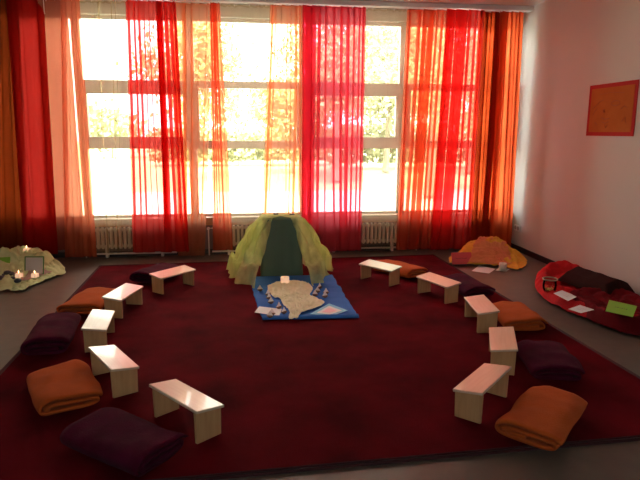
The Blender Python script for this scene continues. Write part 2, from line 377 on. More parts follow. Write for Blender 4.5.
# ------------------------------------------------------------------ folded fleece blankets
def blanket(c, ang, A, Bd, H, m, label, seed, turns=2.0, slump=.0, taper=0.0, skew=0.0):
    """folded flat in a loop seen at the open (-Y) end; A across the fold, Bd deep, H thick"""
    bm = bmesh.new(); nt_, ny = int(44*turns), 22; th = H/(turns*2+1.2)*.68
    pts = []
    for k in range(nt_+1):
        th_ = 2*pi*turns*k/nt_ + pi*.1; fr = k/nt_; rr = H/2-th/2 - (H/2-th*.7)*fr
        hx = A/2-th/2 - (A*.075+th*.5)*fr*turns*.8
        cx_, s_ = cos(th_), sin(th_)
        px = hx*(abs(cx_)**.42)*(1 if cx_ >= 0 else -1); pz = rr*(abs(s_)**.72)*(1 if s_ >= 0 else -1)
        pts.append((px, pz - (H/2-th/2-rr)*.25))
    pts = pts[::1]
    L, Rr = [], []
    for k, (px, pz) in enumerate(pts):
        a = pts[max(0, k-1)]; b = pts[min(len(pts)-1, k+1)]; dx, dz = b[0]-a[0], b[1]-a[1]; l = hypot(dx, dz) or 1
        nx_, nz_ = dz/l, -dx/l; hh = th/2
        L.append((px+nx_*hh, pz+nz_*hh)); Rr.append((px-nx_*hh, pz-nz_*hh))
    loop = L + Rr[::-1]; n = len(loop); rings = []
    for j in range(ny+1):
        s = j/ny; y = -Bd/2 + Bd*s; ring = []
        for k, (px, pz) in enumerate(loop):
            outer = 1 if k < len(L) else .96
            e = min(s, 1-s)
            rnd = 1-.10*exp(-(e/.05))
            sc_ = 1 - taper*(s-.5)
            x = px*sc_*(1-.03*exp(-e/.04)) + .014*nz(px*4+seed, y*6, pz*8) + skew*y
            z = pz*rnd*(1-slump*s) + H/2*(1-.0*s)
            zc = z/H
            z += zc*(.020*nz(px*5+seed*3, y*5, seed) + .010*nz(px*13+seed, y*11, 2)) - zc*.16*H*(abs(px)/(A/2))**3
            yy = y + .016*nz(px*5, pz*14, seed+5) + (.010*nz(px*3, k*.09, seed+8) if j in (0, ny) else 0)
            ring.append(bm.verts.new((x, yy, max(z, .001))))
        rings.append(ring)
    for a, b in zip(rings, rings[1:]):
        for k in range(n): bm.faces.new((a[k], a[(k+1) % n], b[(k+1) % n], b[k]))
    m2 = len(L)
    for ring, fl_ in ((rings[0], 1), (rings[-1], 0)):
        for k in range(m2-1):
            q = [ring[k], ring[k+1], ring[n-2-k], ring[n-1-k]]
            bm.faces.new(q if fl_ else q[::-1])
    bmesh.ops.recalc_face_normals(bm, faces=bm.faces)
    o = obj('folded_blanket', bm, M[m], None, True, (c[0], c[1], RZ)); o.rotation_euler = (0, 0, radians(ang))
    tag(o, label, 'blanket', 'folded fleece blankets behind the benches')
    return o
# local -Y is the open end; ang turns it
blanket((-.655, 2.73), 53, .36, .55, .13, 'fl_purple', 'large dark purple folded blanket at the lower left, nearest the front edge of the rug', 1, 2.0)
blanket((-1.15, 3.42), 25, .38, .54, .115, 'fl_orange', 'neatly folded orange blanket on the left, with open fold facing the front', 2, 1.6)
blanket((-1.50, 4.33), 8, .35, .60, .165, 'fl_purple', 'purple folded blanket at the left edge of the rug, behind the neat orange one', 3, 1.8)
blanket((-1.46, 5.26), -8, .42, .56, .12, 'fl_orange', 'flat orange blanket on the left, second from the window, partly hidden by a bench', 4, 1.5)
blanket((-1.00, 6.17), -28, .42, .46, .15, 'fl_purple', 'small dark purple blanket at the back left, half behind the rearmost bench', 5, 1.6)
blanket((1.66, 6.16), -58+90, .38, .58, .12, 'fl_orange', 'orange blanket at the back right, lying behind the rearmost bench', 6, 1.5)
blanket((2.14, 5.34), 12, .36, .52, .13, 'fl_purple', 'purple blanket at the back right with dark open fold towards the floor papers', 7, 1.6)
blanket((2.21, 4.38), -6, .36, .50, .12, 'fl_orange', 'rumpled orange blanket at the right edge of the rug', 8, 1.8)
blanket((2.00, 3.46), -14, .37, .48, .12, 'fl_purple', 'square purple folded blanket on the right, between two orange ones', 9, 1.8)
blanket((1.57, 2.72), -45, .36, .55, .125, 'fl_orange', 'thick orange folded blanket at the lower right with its rolled edge showing', 10, 1.7)

# ------------------------------------------------------------------ cloth helpers
def polar_cloth(name, label, cat, outline, hfun, m, nr=34, na=150, wr=.02, wf=9, seed=0, zbase=0.0, thick=.004, edge=.03, group=None, inner=0.0):
    """gathered cloth lying on the floor: outline in metres, height from hfun(x, y, r)"""
    cx_ = sum(p[0] for p in outline)/len(outline); cy_ = sum(p[1] for p in outline)/len(outline)
    n0 = len(outline)
    def ol(a):
        f = a/(2*pi)*n0; i = int(f) % n0; t_ = f-int(f); p = [outline[(i+k-1) % n0] for k in range(4)]
        return [.5*(2*p[1][d]+(p[2][d]-p[0][d])*t_+(2*p[0][d]-5*p[1][d]+4*p[2][d]-p[3][d])*t_*t_+(-p[0][d]+3*p[1][d]-3*p[2][d]+p[3][d])*t_**3) for d in (0, 1)]
    bm = bmesh.new(); rings = []
    for j in range(1, nr+1):
        r = j/nr; ring = []
        for k in range(na):
            a = 2*pi*k/na; ox, oy = ol(a)
            e = 1+edge*nz(cos(a)*4+seed, sin(a)*4, 1)*r + edge*.5*nz(cos(a)*11+seed, sin(a)*11, 5)*r
            x = cx_+(ox-cx_)*r*e; y = cy_+(oy-cy_)*r*e
            w = abs(nz(x*wf+seed, y*wf, seed*.7)) + .5*abs(nz(x*wf*2.3, y*wf*2.3+seed, 4)) + .35*abs(nz(cos(a)*wf*.6, sin(a)*wf*.6, r+seed))
            z = zbase + hfun(x, y, r) + wr*w*(1-.55*max(0, r-.8)/.2) + .003
            ring.append(bm.verts.new((x-cx_, y-cy_, z)))
        rings.append(ring)
    cv = bm.verts.new((0, 0, sum(v.co.z for v in rings[0])/na))
    for k in range(na): bm.faces.new((cv, rings[0][k], rings[0][(k+1) % na]))
    for A_, B_ in zip(rings, rings[1:]):
        for k in range(na): bm.faces.new((A_[k], B_[k], B_[(k+1) % na], A_[(k+1) % na]))
    o = obj(name, bm, m, None, True, (cx_, cy_, 0)); tag(o, label, cat, group)
    if thick: solid(o, thick, 1)
    return o
def gauss(x, y, cx_, cy_, sx, sy_): return exp(-((x-cx_)/sx)**2-((y-cy_)/sy_)**2)
def sheet(name, label, cat, corners, z, m, parts=(), th=.0015, lift=None):
    """a paper sheet by its four floor corners"""
    cx_ = sum(p[0] for p in corners)/4; cy_ = sum(p[1] for p in corners)/4
    bm = bmesh.new(); prism(bm, [(p[0]-cx_, p[1]-cy_) for p in corners], 0, th)
    bmesh.ops.recalc_face_normals(bm, faces=bm.faces)
    if parts:
        t = thing(name, label, cat, (cx_, cy_, z)); obj('paper', bm, m, t); k = 0
        for (pn, s0, m2, ox, oy) in parts:
            k += 1; bm = bmesh.new(); prism(bm, [((p[0]-cx_)*s0+ox, (p[1]-cy_)*s0+oy) for p in corners], th, th+.0006*k)
            bmesh.ops.recalc_face_normals(bm, faces=bm.faces); obj(pn, bm, m2, t)
    else:
        t = obj(name, bm, m, None, False, (cx_, cy_, z)); tag(t, label, cat)
    if lift: t.rotation_euler = lift
    return t

M['blue'] = mat('blue_cotton', (.05, .20, .66), .8, spec=.1, var=(.04, .17, .58), var_scale=4, bump=.2, bump_scale=90)
M['lblue'] = mat('light_blue_paper', (.22, .68, .95), .7)
M['pinkp'] = mat('pink_paper', (.92, .62, .76), .7)
M['paper'] = mat('white_paper', (.80, .88, .93), .7)
M['ink'] = mat('grey_ink', (.42, .42, .46), .8)
M['dgreen'] = mat('dark_green_cloth', (.14, .22, .16), .85, spec=.1, var=(.12, .19, .135), var_scale=5, bump=.25, bump_scale=70)
M['tulle'] = sheer('lime_tulle', (.90, .98, .66), (.92, .99, .50), .55, .14, .40)
M['creamc'] = mat('cream_gauze', (.96, .96, .74), .85, spec=.1, var=(.88, .90, .62), var_scale=30, bump=.3, bump_scale=70)
M['palegreen'] = mat('pale_green_cloth', (.66, .74, .42), .8, spec=.1, var=(.56, .64, .34), var_scale=8, bump=.4, bump_scale=60)
M['yellow'] = mat('yellow_cloth', (.85, .55, .09), .8, spec=.1, var=(.78, .40, .06), var_scale=7, bump=.35, bump_scale=60)
M['orangec'] = mat('orange_cloth', (.80, .26, .14), .8, spec=.1, var=(.80, .34, .14), var_scale=6, bump=.4, bump_scale=60)
M['redc'] = mat('red_cloth', (.62, .016, .022), .75, spec=.1, var=(.40, .012, .018), var_scale=8, bump=.4, bump_scale=60)
M['dred'] = mat('dark_red_cloth', (.19, .006, .012), .8, spec=.1, var=(.12, .004, .008), var_scale=8, bump=.4, bump_scale=60)
M['brownc'] = mat('dark_brown_cloth', (.030, .008, .007), .9, spec=.15, bump=.4, bump_scale=90)
M['greencard'] = mat('green_card', (.26, .60, .06), .7)
M['redcard'] = mat('red_card', (.80, .11, .12), .7)
M['wax'] = mat('candle_wax', (.85, .70, .48), .5)
M['waxw'] = mat('white_wax', (.82, .76, .66), .5)
M['gold'] = mat('gold_metal', (.75, .48, .16), .25, metal=1)
M['dark'] = mat('dark_plastic', (.03, .035, .04), .4)
M['stone'] = mat('dark_stone', (.05, .05, .065), .35, var=(.09, .09, .12), var_scale=20)
M['flame'] = emit_mat('flame', (1, .62, .28), 4)
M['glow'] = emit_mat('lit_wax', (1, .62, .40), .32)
M['framegreen'] = mat('green_frame', (.10, .26, .09), .5)

# ------------------------------------------------------------------ centre piece: draped box, tulle, blue cloth
BX, BY = .345, 6.38
t = thing('draped_box', 'upright box covered in dark green cloth, standing at the head of the blue cloth', 'box', (BX, BY, RZ))
bm = bmesh.new(); Hh = .635
def ring_at(z, w, d, rad=.03, n=6, wob=0):
    out = []
    for qx, qy, a0 in ((1, 1, 0), (-1, 1, 90), (-1, -1, 180), (1, -1, 270)):
        for k in range(n+1):
            a = radians(a0+90*k/n); out.append((qx*(w/2-rad)+rad*cos(a), qy*(d/2-rad)+rad*sin(a)))
    # straight runs get extra points so folds can show
    res = []
    for i in range(len(out)):
        p, q = out[i], out[(i+1) % len(out)]; res.append(p); l = hypot(q[0]-p[0], q[1]-p[1])
        if l > .1:
            for k in range(1, 14): res.append((p[0]+(q[0]-p[0])*k/14, p[1]+(q[1]-p[1])*k/14))
    return [bm.verts.new((x*(1+wob*nz(x*18, y*18, 3)), y*(1+wob*nz(x*18, y*18, 8)), z)) for x, y in res]
rs = [ring_at(z, w, .32+.02*(1-z/Hh), wob=wb) for z, w, wb in ((0, .47, .05), (.08, .465, .05), (.25, .45, .04), (.42, .435, .025), (.55, .415, .012), (.605, .40, .004), (.625, .388, 0), (Hh, .36, 0))]
for a, b in zip(rs, rs[1:]):
    for k in range(len(a)): bm.faces.new((a[k], a[(k+1) % len(a)], b[(k+1) % len(b)], b[k]))
bm.faces.new(rs[-1]); obj('cloth_cover', bm, M['dgreen'], t, True)
# flat inner stand showing under the cover's lower edge
obj('stand', bx(-.20, .20, -.13, .13, 0, Hh-.03, bev=.01), M['brownc'], t)

def tulle():
    """one long veil laid over the box top and spread to the floor on both sides, open at the front"""
    bm = bmesh.new(); na, nt_ = 190, 40; g = []
    for k in range(na+1):
        u = k/na; a = radians(-60 + (360-60)*u)      # from the front right round the back to the front left
        col = []
        for j in range(nt_+1):
            s = j/nt_
            c_, s_ = cos(a), sin(a)
            # top rim follows the box edge
            den = max(abs(c_)/.205, abs(s_)/.165); tx, ty = c_/den, s_/den
            left = max(0, -c_); front = max(0, -s_)
            bxr = .575+.04*max(0, -c_)+.05*nz(c_*2, s_*2, 5); byr = .28+.62*front
            ex, ey = c_*bxr*1.0, s_*byr
            if s_ < -.2: ex = (1 if c_ > 0 else -1)*max(abs(ex), .11+.19*abs(c_))
            fr = s**1.55
            puff = .05*sin(pi*min(1, s*1.05))*(abs(c_)**.6)
            x = tx + (ex-tx)*fr + puff*c_*1.0; y = ty + (ey-ty)*(s**2.4)
            z = (Hh+.012)*(1-s**1.5) + .006
            if s > .80: z = max(z, .02) + .11*sin(pi*(s-.80)/.20)*(.4+1.5*abs(nz(c_*4, s_*4, 2)))
            amp = .042*min(1, s*2.2)
            w = sin(a*23+4*nz(c_*2, s_*2, s))*amp*.8 + nz(c_*5, s_*5, s*3)*amp*1.6 + nz(c_*11, s_*11, s*6)*amp*.7
            x += w*c_; y += w*s_; z += .045*nz(x*9, y*9, 4)*s*(1 if s > .3 else 0)
            if z < .012: z = .012
            col.append(bm.verts.new((x, y, z)))
        g.append(col)
    for k in range(na):
        for j in range(nt_): bm.faces.new((g[k][j], g[k][j+1], g[k+1][j+1], g[k+1][j]))
    # the part lying across the top
    cv = [bm.verts.new((0, .0, Hh+.016))]
    for k in range(na): bm.faces.new((cv[0], g[k+1][0], g[k][0]))
    # its front hem along the top edge
    bmesh.ops.recalc_face_normals(bm, faces=bm.faces)
    o = obj('tulle_veil', bm, M['tulle'], None, True, (BX, BY, RZ)); tag(o, 'lime green sheer tulle draped over the dark green box and spilling onto the rug', 'cloth')
    return o
tulle()
# small dark things on the box top and on the veil
for (u, v, Y, lab) in ((276, 217, 6.40, 'small dark clip on top of the green draped box, left one'), (292, 218, 6.36, 'small dark clip on top of the green draped box, right one')):
    x, z = wl(u, v, Y); t = thing('hair_clip', lab, 'clip', (x, Y, RZ+Hh+.028))
    obj('clip_body', bx(-.030, .030, -.010, .010, 0, .014, bev=.004), M['dark'], t)
    obj('clip_spring', bx(-.008, .008, -.012, .012, .012, .020, bev=.003), M['rad'], t)

# blue cloth with soft folds
P4 = [fl(262, 322.5), fl(359, 320.5), (.90, 6.16), (-.03, 6.16)]
bm = bmesh.new(); n1, n2 = 60, 90; g = []
for j in range(n2+1):
    row = []
    for i in range(n1+1):
        a, b = i/n1, j/n2
        x = (P4[0][0]*(1-a)+P4[1][0]*a)*(1-b)+(P4[3][0]*(1-a)+P4[2][0]*a)*b; y = (P4[0][1]*(1-a)+P4[1][1]*a)*(1-b)+(P4[3][1]*(1-a)+P4[2][1]*a)*b
        if i in (0, n1): x += .018*nz(y*6, i, 2)
        z = .006+.008*abs(nz(x*3, y*8, 1))+.010*exp(-((b-.42)/.012)**2)*(.6+.4*sin(a*5))+.008*exp(-((b-.66)/.015)**2)
        if b < .055: z += .020*sin(pi*min(1, b/.055))
        row.append(bm.verts.new((x-BX, y-5.4, z)))
    g.append(row)
for j in range(n2):
    for i in range(n1): bm.faces.new((g[j][i], g[j][i+1], g[j+1][i+1], g[j+1][i]))
o = obj('blue_cloth', bm, M['blue'], None, True, (BX, 5.4, RZ)); solid(o, .003, 1); tag(o, 'blue rectangular cloth laid on the rug in front of the green draped box', 'cloth')
BZ = RZ+.016
# cream gauze river
cl = [fl(u, v) for u, v in ((276, 286), (268, 291), (272, 300), (280, 303), (284, 310), (290, 316), (289, 323), (296, 323), (304, 316), (316, 312), (324, 307), (316, 302), (310, 299), (313, 292), (306, 286), (292, 285))]
polar_cloth('gauze_cloth', 'crumpled cream gauze running down the middle of the blue cloth', 'cloth', cl, lambda x, y, r: .004+.016*(1-r), M['creamc'], 40, 220, .032, 18, 3, BZ, .002, .05)
# the round candle in front of the box
cx_, cy_ = fl(285, 287)
def candle(label, x, y, z, r=.035, h=.06, glow=True, fla=True, name='pillar_candle'):
    t = thing(name, label, 'candle', (x, y, z))
    bm = bmesh.new(); lathe(bm, [(0, 0), (r, 0), (r, h), (r*.8, h), (r*.7, h-.008), (0, h-.008)], 20); obj('wax', bm, M['glow'] if glow else M['waxw'], t, True)
    bm = bmesh.new(); tube(bm, [(0, 0, h-.009), (0, .001, h+.006)], .0015, 5); w = obj('wick', bm, M['dark'], t)
    if glow and fla:
        bm = bmesh.new(); lathe(bm, [(0, h+.002), (.005, h+.008), (.006, h+.014), (.003, h+.024), (0, h+.030)], 10); obj('flame', bm, M['flame'], t, True)
    return t
candle('round cream candle at the foot of the dark green box', cx_, cy_, BZ+.006, .045, .07, True, False)
# walnut-boat like floats: dark hull, white paper sail
BOATS = [(260, 291, 0), (268, 295.5, 1), (269, 299, 0), (271, 303.5, 0), (279, 308.5, 1), (284, 313.5, 0), (270, 317.5, 1), (272, 315, 0), (319.7, 288.5, 0), (317.5, 292.5, 1), (315, 296, 0), (326, 294, 1), (325, 297.5, 0)]
BLAB = ['topmost on the left side beside the tulle', 'second down on the left of the gauze', 'below the second one on the left of the gauze', 'halfway down the left side of the gauze',
        'tucked against the lower left edge of the gauze', 'at the right end of the white text card', 'nearest the front, on the white text card', 'behind the frontmost one on the text card',
        'rearmost on the right side', 'second from the back on the right side', 'next to the right edge of the gauze', 'farthest right, rear of the pair', 'farthest right, front of the pair']
SAIL = sheer('sail_paper', (.9, .9, .9), (.96, .97, .98), .98, 0, .5)
def make_boat():
    r = empty('toy_boat')
    bm = bmesh.new()
    lathe(bm, [(0, .004), (.010, .004), (.020, .016), (.024, .022), (.021, .022), (.012, .014), (0, .013)], 14)
    for v in bm.verts: v.co.x *= 1.25; v.co.z -= .004
    obj('hull', bm, mat('walnut_shell', (.16, .10, .07), .6), r, True)
    bm = bmesh.new(); vs = [bm.verts.new(p) for p in ((-.026, 0, .020), (.026, .004, .020), (.0, 0, .062), (0, .010, .022))]
    for f in ((0, 1, 2), (0, 2, 3), (1, 3, 2), (0, 3, 1)): bm.faces.new([vs[k] for k in f])
    obj('sail', bm, SAIL, r)
    bm = bmesh.new(); tube(bm, [(0, .003, .010), (0, .003, .060)], .0012, 5); obj('mast', bm, M['wood'], r)
    return r
bt0 = make_boat()
for i, (u, v, k) in enumerate(BOATS):
    b = bt0 if i == 0 else dup(bt0); x, y = fl(u, v, RZ+.02); b.location = (x, y, BZ+.003); b.rotation_euler = (0, 0, [.2, -.5, .6][(i+k) % 3]); b.scale = (1.05,)*3
    tag(b, 'small white-sailed boat, ' + BLAB[i], 'toy boat', 'little boats on the blue cloth')
# text card and picture sheet
z = BZ+.004
t = sheet('text_card', 'white text card lying at the left front of the blue cloth', 'card', [fl(254.5, 312.5, z), fl(279, 316, z), fl(282, 309, z), fl(259, 306.5, z)], z, M['paper'])
p = [fl(u, v, z) for u, v in ((310, 314), (330, 316.5), (348, 310.5), (329, 303.5))]
sheet('picture_sheet', 'light blue diamond-like sheet with white and pink centre, right front of the blue cloth', 'paper', p, z, M['lblue'], (('white_panel', .66, M['paper'], 0, 0), ('pink_panel', .40, M['pinkp'], 0, 0)))

# ------------------------------------------------------------------ left corner group
ol = [fl(u, v) for u, v in ((-30, 292), (0, 292), (20, 292), (34, 286), (48, 281), (62, 276), (65, 269), (52, 266), (42, 262), (30, 262), (10, 262), (-30, 262))]
mx_, my_ = fl(14, 270)
polar_cloth('green_cloth', 'pale green cloth bunched on the floor at the left edge under candles and cards', 'cloth', ol,
    lambda x, y, r: .20*gauss(x, y, -2.72, 6.9, .52, .30)*min(1, (1-r)*4) + .02*(1-r), M['palegreen'], 50, 240, .085, 7, 5, 0, .004, .06)
ol = [fl(u, v) for u, v in ((14, 282), (24, 286), (38, 281), (52, 277), (46, 272), (30, 274), (18, 275))]
polar_cloth('pink_cloth', 'small pinkish cloth crumpled around the star candles on the green cloth', 'cloth', ol, lambda x, y, r: .03*(1-r)+.02, mat('dusty_pink_cloth', (.46, .30, .26), .8, bump=.4), 16, 80, .03, 12, 6, .03, .002, .05)
def star_candle(label, u, v, z):
    x, y = fl(u, v, z); t = thing('star_candle', label, 'candle', (x, y, z), .2, 'star shaped candles in the left corner')
    bm = bmesh.new(); prism(bm, [((.040 if k % 2 == 0 else .024)*cos(k*pi/5), (.040 if k % 2 == 0 else .024)*sin(k*pi/5)) for k in range(10)], 0, .040)
    bmesh.ops.recalc_face_normals(bm, faces=bm.faces); obj('wax', bm, M['glow'], t)
    bm = bmesh.new(); tube(bm, [(0, 0, .040), (0, .001, .048)], .0015, 5); obj('wick', bm, M['dark'], t)
    bm = bmesh.new(); lathe(bm, [(0, .044), (.006, .052), (.005, .060), (0, .074)], 10); obj('flame', bm, M['flame'], t, True)
STZ = .23
star_candle('lit star candle standing highest, above the framed page', 27, 251.5, .215)
star_candle('lit star candle in front, at the foot of the framed page', 35, 277, .085)
star_candle('lit star candle in front, left of the framed page by the dark stones', 19, 277, .085)
bk = bmesh.new(); box(bk, -.10, .10, -.08, .08, 0, .205, bev=.01)
kx, ky = fl(27, 253, .21); t = thing('side_box', 'small pale green box under the highest star candle, wrapped by the green cloth', 'box', (kx, ky, .0)); obj('box_body', bk, M['palegreen'], t)
obj('lid', bx(-.104, .104, -.084, .084, .195, .213, bev=.004), M['palegreen'], t)
fx, fy = fl(34, 275, .05)
t = thing('framed_page', 'small green picture frame holding a white page, leaning on the green cloth', 'picture frame', (fx, fy, .055), -.02)
t.rotation_euler = (-.22, 0, -.1)
bm = bmesh.new()
for a in ((-.105, .105, 0, .012, 0, .012), (-.105, .105, 0, .012, .188, .20), (-.105, -.093, 0, .012, .012, .188), (.093, .105, 0, .012, .012, .188)): box(bm, *a, bev=.002)
obj('frame', bm, M['framegreen'], t); obj('page', bx(-.093, .088, .003, .008, .010, .186), mat('grey_white_page', (.60, .57, .58), .6), t)
obj('strut', bx(-.012, .012, .012, .06, .0, .10), M['framegreen'], t)
x, y = fl(3, 268, .1); t = sheet('green_card', 'bright green card leaning in the green cloth at the left edge', 'card', [(x-.16, y), (x+.05, y), (x+.05, y+.13), (x-.16, y+.13)], .145, M['greencard']); t.rotation_euler = (1.05, 0, .1)
rs_ = random.Random(4)
SLAB = ['leftmost', 'second from the left', 'rear middle', 'front middle', 'rightmost', 'topmost of the heap']
for i, (u, v) in enumerate(((1, 279), (6, 276), (11, 275), (12, 280), (18, 282), (8, 277))):
    x, y = fl(u, v, .06); bm = bmesh.new(); bmesh.ops.create_icosphere(bm, subdivisions=3, radius=.038)
    for vv in bm.verts: vv.co *= 1+.25*nz(vv.co.x*30+i, vv.co.y*30, vv.co.z*30); vv.co.z *= .6
    o = obj('stone', bm, M['stone'], None, True, (x, y, .075 if i < 5 else .11)); o.rotation_euler = (0, 0, i); tag(o, 'dark blue-grey stone on the green cloth, %s at the left edge' % SLAB[i], 'stone', 'dark stones on the green cloth')

# ------------------------------------------------------------------ yellow group by the right corner
ol = [fl(u, v) for u, v in ((450, 265), (464, 265), (480, 267), (500, 268), (520, 271), (527, 265), (522, 259), (505, 256), (485, 256), (465, 257), (452, 259))]
polar_cloth('yellow_cloth', 'yellow and orange cloth heaped like a low mound near the right corner', 'cloth', ol,
    lambda x, y, r: .225*gauss(x, y, 2.98, 6.83, .42, .27)*min(1, (1-r)*3.2)+.012, M['yellow'], 44, 200, .075, 6, 9, 0, .004, .05)
ol = [fl(u, v) for u, v in ((468, 265), (482, 267), (500, 268), (512, 267), (508, 260), (492, 258), (474, 259))]
polar_cloth('orange_cloth', 'orange cloth swagged over the front of the yellow mound', 'cloth', ol,
    lambda x, y, r: .026+(.228*gauss(x, y, 2.96, 6.82, .43, .28)+.014*sin(75*hypot(x-2.96, (y-6.95)*1.3)))*min(1, (1-r)*6+.12), M['orangec'], 40, 160, .06, 7, 9.6, .006, .003, .05)
def upright(name, label, cat, u0, v0, u1, v1, Y, m, lean=.35, rz=0):
    x0, z1 = wl(u0, v0, Y); x1, z0 = wl(u1, v1, Y); z0 = max(z0, .01)
    bm = bmesh.new(); box(bm, -(x1-x0)/2, (x1-x0)/2, 0, .003, 0, (z1-z0)); t = thing(name, label, cat, ((x0+x1)/2, Y, z0)); t.rotation_euler = (-lean, 0, rz)
    obj('card_sheet', bm, m, t); return t, x1-x0, z1-z0
t, w, h = upright('red_card', 'red card with faint writing leaning on the left of the yellow cloth', 'card', 453, 252.5, 472.5, 264, 6.52, M['redcard'], .45)
bm = bmesh.new()
for k in range(4): tube(bm, [(-w*.3+w*.15*k, -.0005, h*.5+.006*(-1)**k), (-w*.2+w*.15*k, -.0005, h*.5-.006*(-1)**k)], .003, 5)
obj('lettering', bm, mat('dark_red_ink', (.30, .02, .03), .8), t)
for (u, v, lab, m) in ((485, 245.5, 'dark green leaf-shaped ornament on the yellow mound, left and larger', 'dark'), (494, 246.5, 'small green ornament on the yellow mound, right of the dark one', 'framegreen')):
    x, z = wl(u, v, 6.80); t = thing('leaf_ornament', lab, 'ornament', (x, 6.80, z)); t.rotation_euler = (.3, 0, -.3)
    bm = bmesh.new(); bmesh.ops.create_uvsphere(bm, u_segments=16, v_segments=10, radius=1)
    for vv in bm.verts: vv.co = Vector((vv.co.x*.042*(1-.3*abs(vv.co.z)), vv.co.y*.012, vv.co.z*.024))
    obj('leaf', bm, M[m], t, True); bm = bmesh.new(); tube(bm, [(-.04, -.012, 0), (0, -.014, .002), (.045, -.010, .004)], .002, 5); obj('rib', bm, M['rad'], t)
x, y = fl(503, 270, .01)
z = .004
sheet('white_paper', 'white paper sheet on the floor in front of the yellow cloth, left of the candle', 'paper', [fl(u, v, z) for u, v in ((471.5, 271), (489, 273.5), (495.5, 269), (479, 265.5))], z, M['paper'])
sheet('candle_paper', 'small white paper under the white candle beside the yellow cloth', 'paper', [fl(u, v, z) for u, v in ((495.5, 270.5), (506, 271.5), (510, 269), (499, 267.5))], z, M['paper'])
candle('thick unlit white candle in front of the yellow cloth', *fl(502.5, 270.3, .006), .006, .045, .088, False)

# ------------------------------------------------------------------ red group along the right wall
ol = [fl(535, 289), fl(541, 298), fl(556, 309), fl(575, 317), (2.93, 4.25), (3.02, 4.05), (3.2, 3.95), (3.42, 4.0), (3.54, 4.3), (3.58, 4.8), (3.58, 5.3), (3.58, 5.8), (3.45, 6.0), (3.25, 5.92), (3.08, 5.70)]
ol = [tuple(p) for p in ol]
polar_cloth('red_cloth', 'bright red cloth with puffed rolled edge spread along the foot of the right wall', 'cloth', ol,
    lambda x, y, r: .085*exp(-((r-.84)/.13)**2) + .09*gauss(x, y, 3.45, 5.72, .25, .35) + .018*(1-r), M['redc'], 50, 220, .055, 7, 12, 0, .004, .02)
ol = [(2.89, 4.78), (2.86, 4.45), (2.89, 4.2), (2.99, 3.99), (3.2, 3.89), (3.44, 3.95), (3.57, 4.3), (3.57, 4.75), (3.45, 4.95), (3.2, 5.0), (3.0, 4.95)]
polar_cloth('dark_red_cloth', 'dark wine-red sheer cloth covering the near end of the red cloth', 'cloth', ol, lambda x, y, r: (.060+.050*exp(-((r-.80)/.22)**2))*min(1, (1-r)*7+.02), M['dred'], 36, 160, .045, 7, 13, 0.012, .003, .03)
def soft_block(name, label, cat, c, rz, w, d, h, m, seed, ridge=.3):
    bm = bmesh.new(); n1, n2 = 40, 30; g = []
    for j in range(n2+1):
        row = []
        for i in range(n1+1):
            a, b = i/n1*2-1, j/n2*2-1
            ed = max(abs(a), abs(b)); drop = 0 if ed < .90 else ((ed-.90)/.10)**.9
            x = w/2*a*(.84+.16*min(1, drop*1.2)); y = d/2*b*(.84+.16*min(1, drop*1.2))
            z = h*(1-drop)*(1-ridge*abs(b)) + .012*nz(x*8, y*8, seed) + .003
            row.append(bm.verts.new((x, y, max(z, .003))))
        g.append(row)
    for j in range(n2):
        for i in range(n1): bm.faces.new((g[j][i], g[j][i+1], g[j+1][i+1], g[j+1][i]))
    # closed underside
    low = [g[0][i] for i in range(n1+1)]+[g[j][n1] for j in range(1, n2+1)]+[g[n2][i] for i in range(n1-1, -1, -1)]+[g[j][0] for j in range(n2-1, 0, -1)]
    bm.faces.new(low[::-1]); bmesh.ops.recalc_face_normals(bm, faces=bm.faces)
    o = obj(name, bm, m, None, True, c); o.rotation_euler = (0, 0, rz); tag(o, label, cat); return o
soft_block('brown_cloth', 'dark brown cloth over a low block, lying on the red cloth by the wall', 'cloth', (3.40, 5.12, .075), radians(-82), .72, .34, .16, M['brownc'], 3, .35)
# glass lantern
x, y = fl(549, 293, .07); LZ = .085
t = thing('glass_lantern', 'clear glass tealight jar with gold glints at the left end of the red cloth', 'candle holder', (x, y, LZ))
bm = bmesh.new(); lathe(bm, [(0, 0), (.05, 0), (.062, .02), (.066, .07), (.060, .11), (.068, .125), (.065, .125), (.057, .11), (.062, .07), (.058, .022), (.045, .006), (0, .006)], 28); obj('jar', bm, glass_mat('jar_glass'), t, True)
bm = bmesh.new(); lathe(bm, [(.066, .118), (.071, .122), (.071, .130), (.066, .134), (.064, .126), (.066, .118)], 28); obj('rim', bm, mat('pewter', (.42, .36, .28), .35, metal=.8), t, True)
bm = bmesh.new(); lathe(bm, [(0, .008), (.030, .008), (.033, .030), (.030, .030), (.028, .022), (0, .022)], 18); obj('tealight', bm, M['gold'], t, True)
for k in range(9):
    bm = bmesh.new(); lathe(bm, [(0, -.007), (.006, -.003), (.007, .002), (.004, .006), (0, .007)], 8, (.045*cos(k*.7), .045*sin(k*.7), .020+.012*(k % 3)))
    obj('glass_bead', bm, M['gold'], t, True)
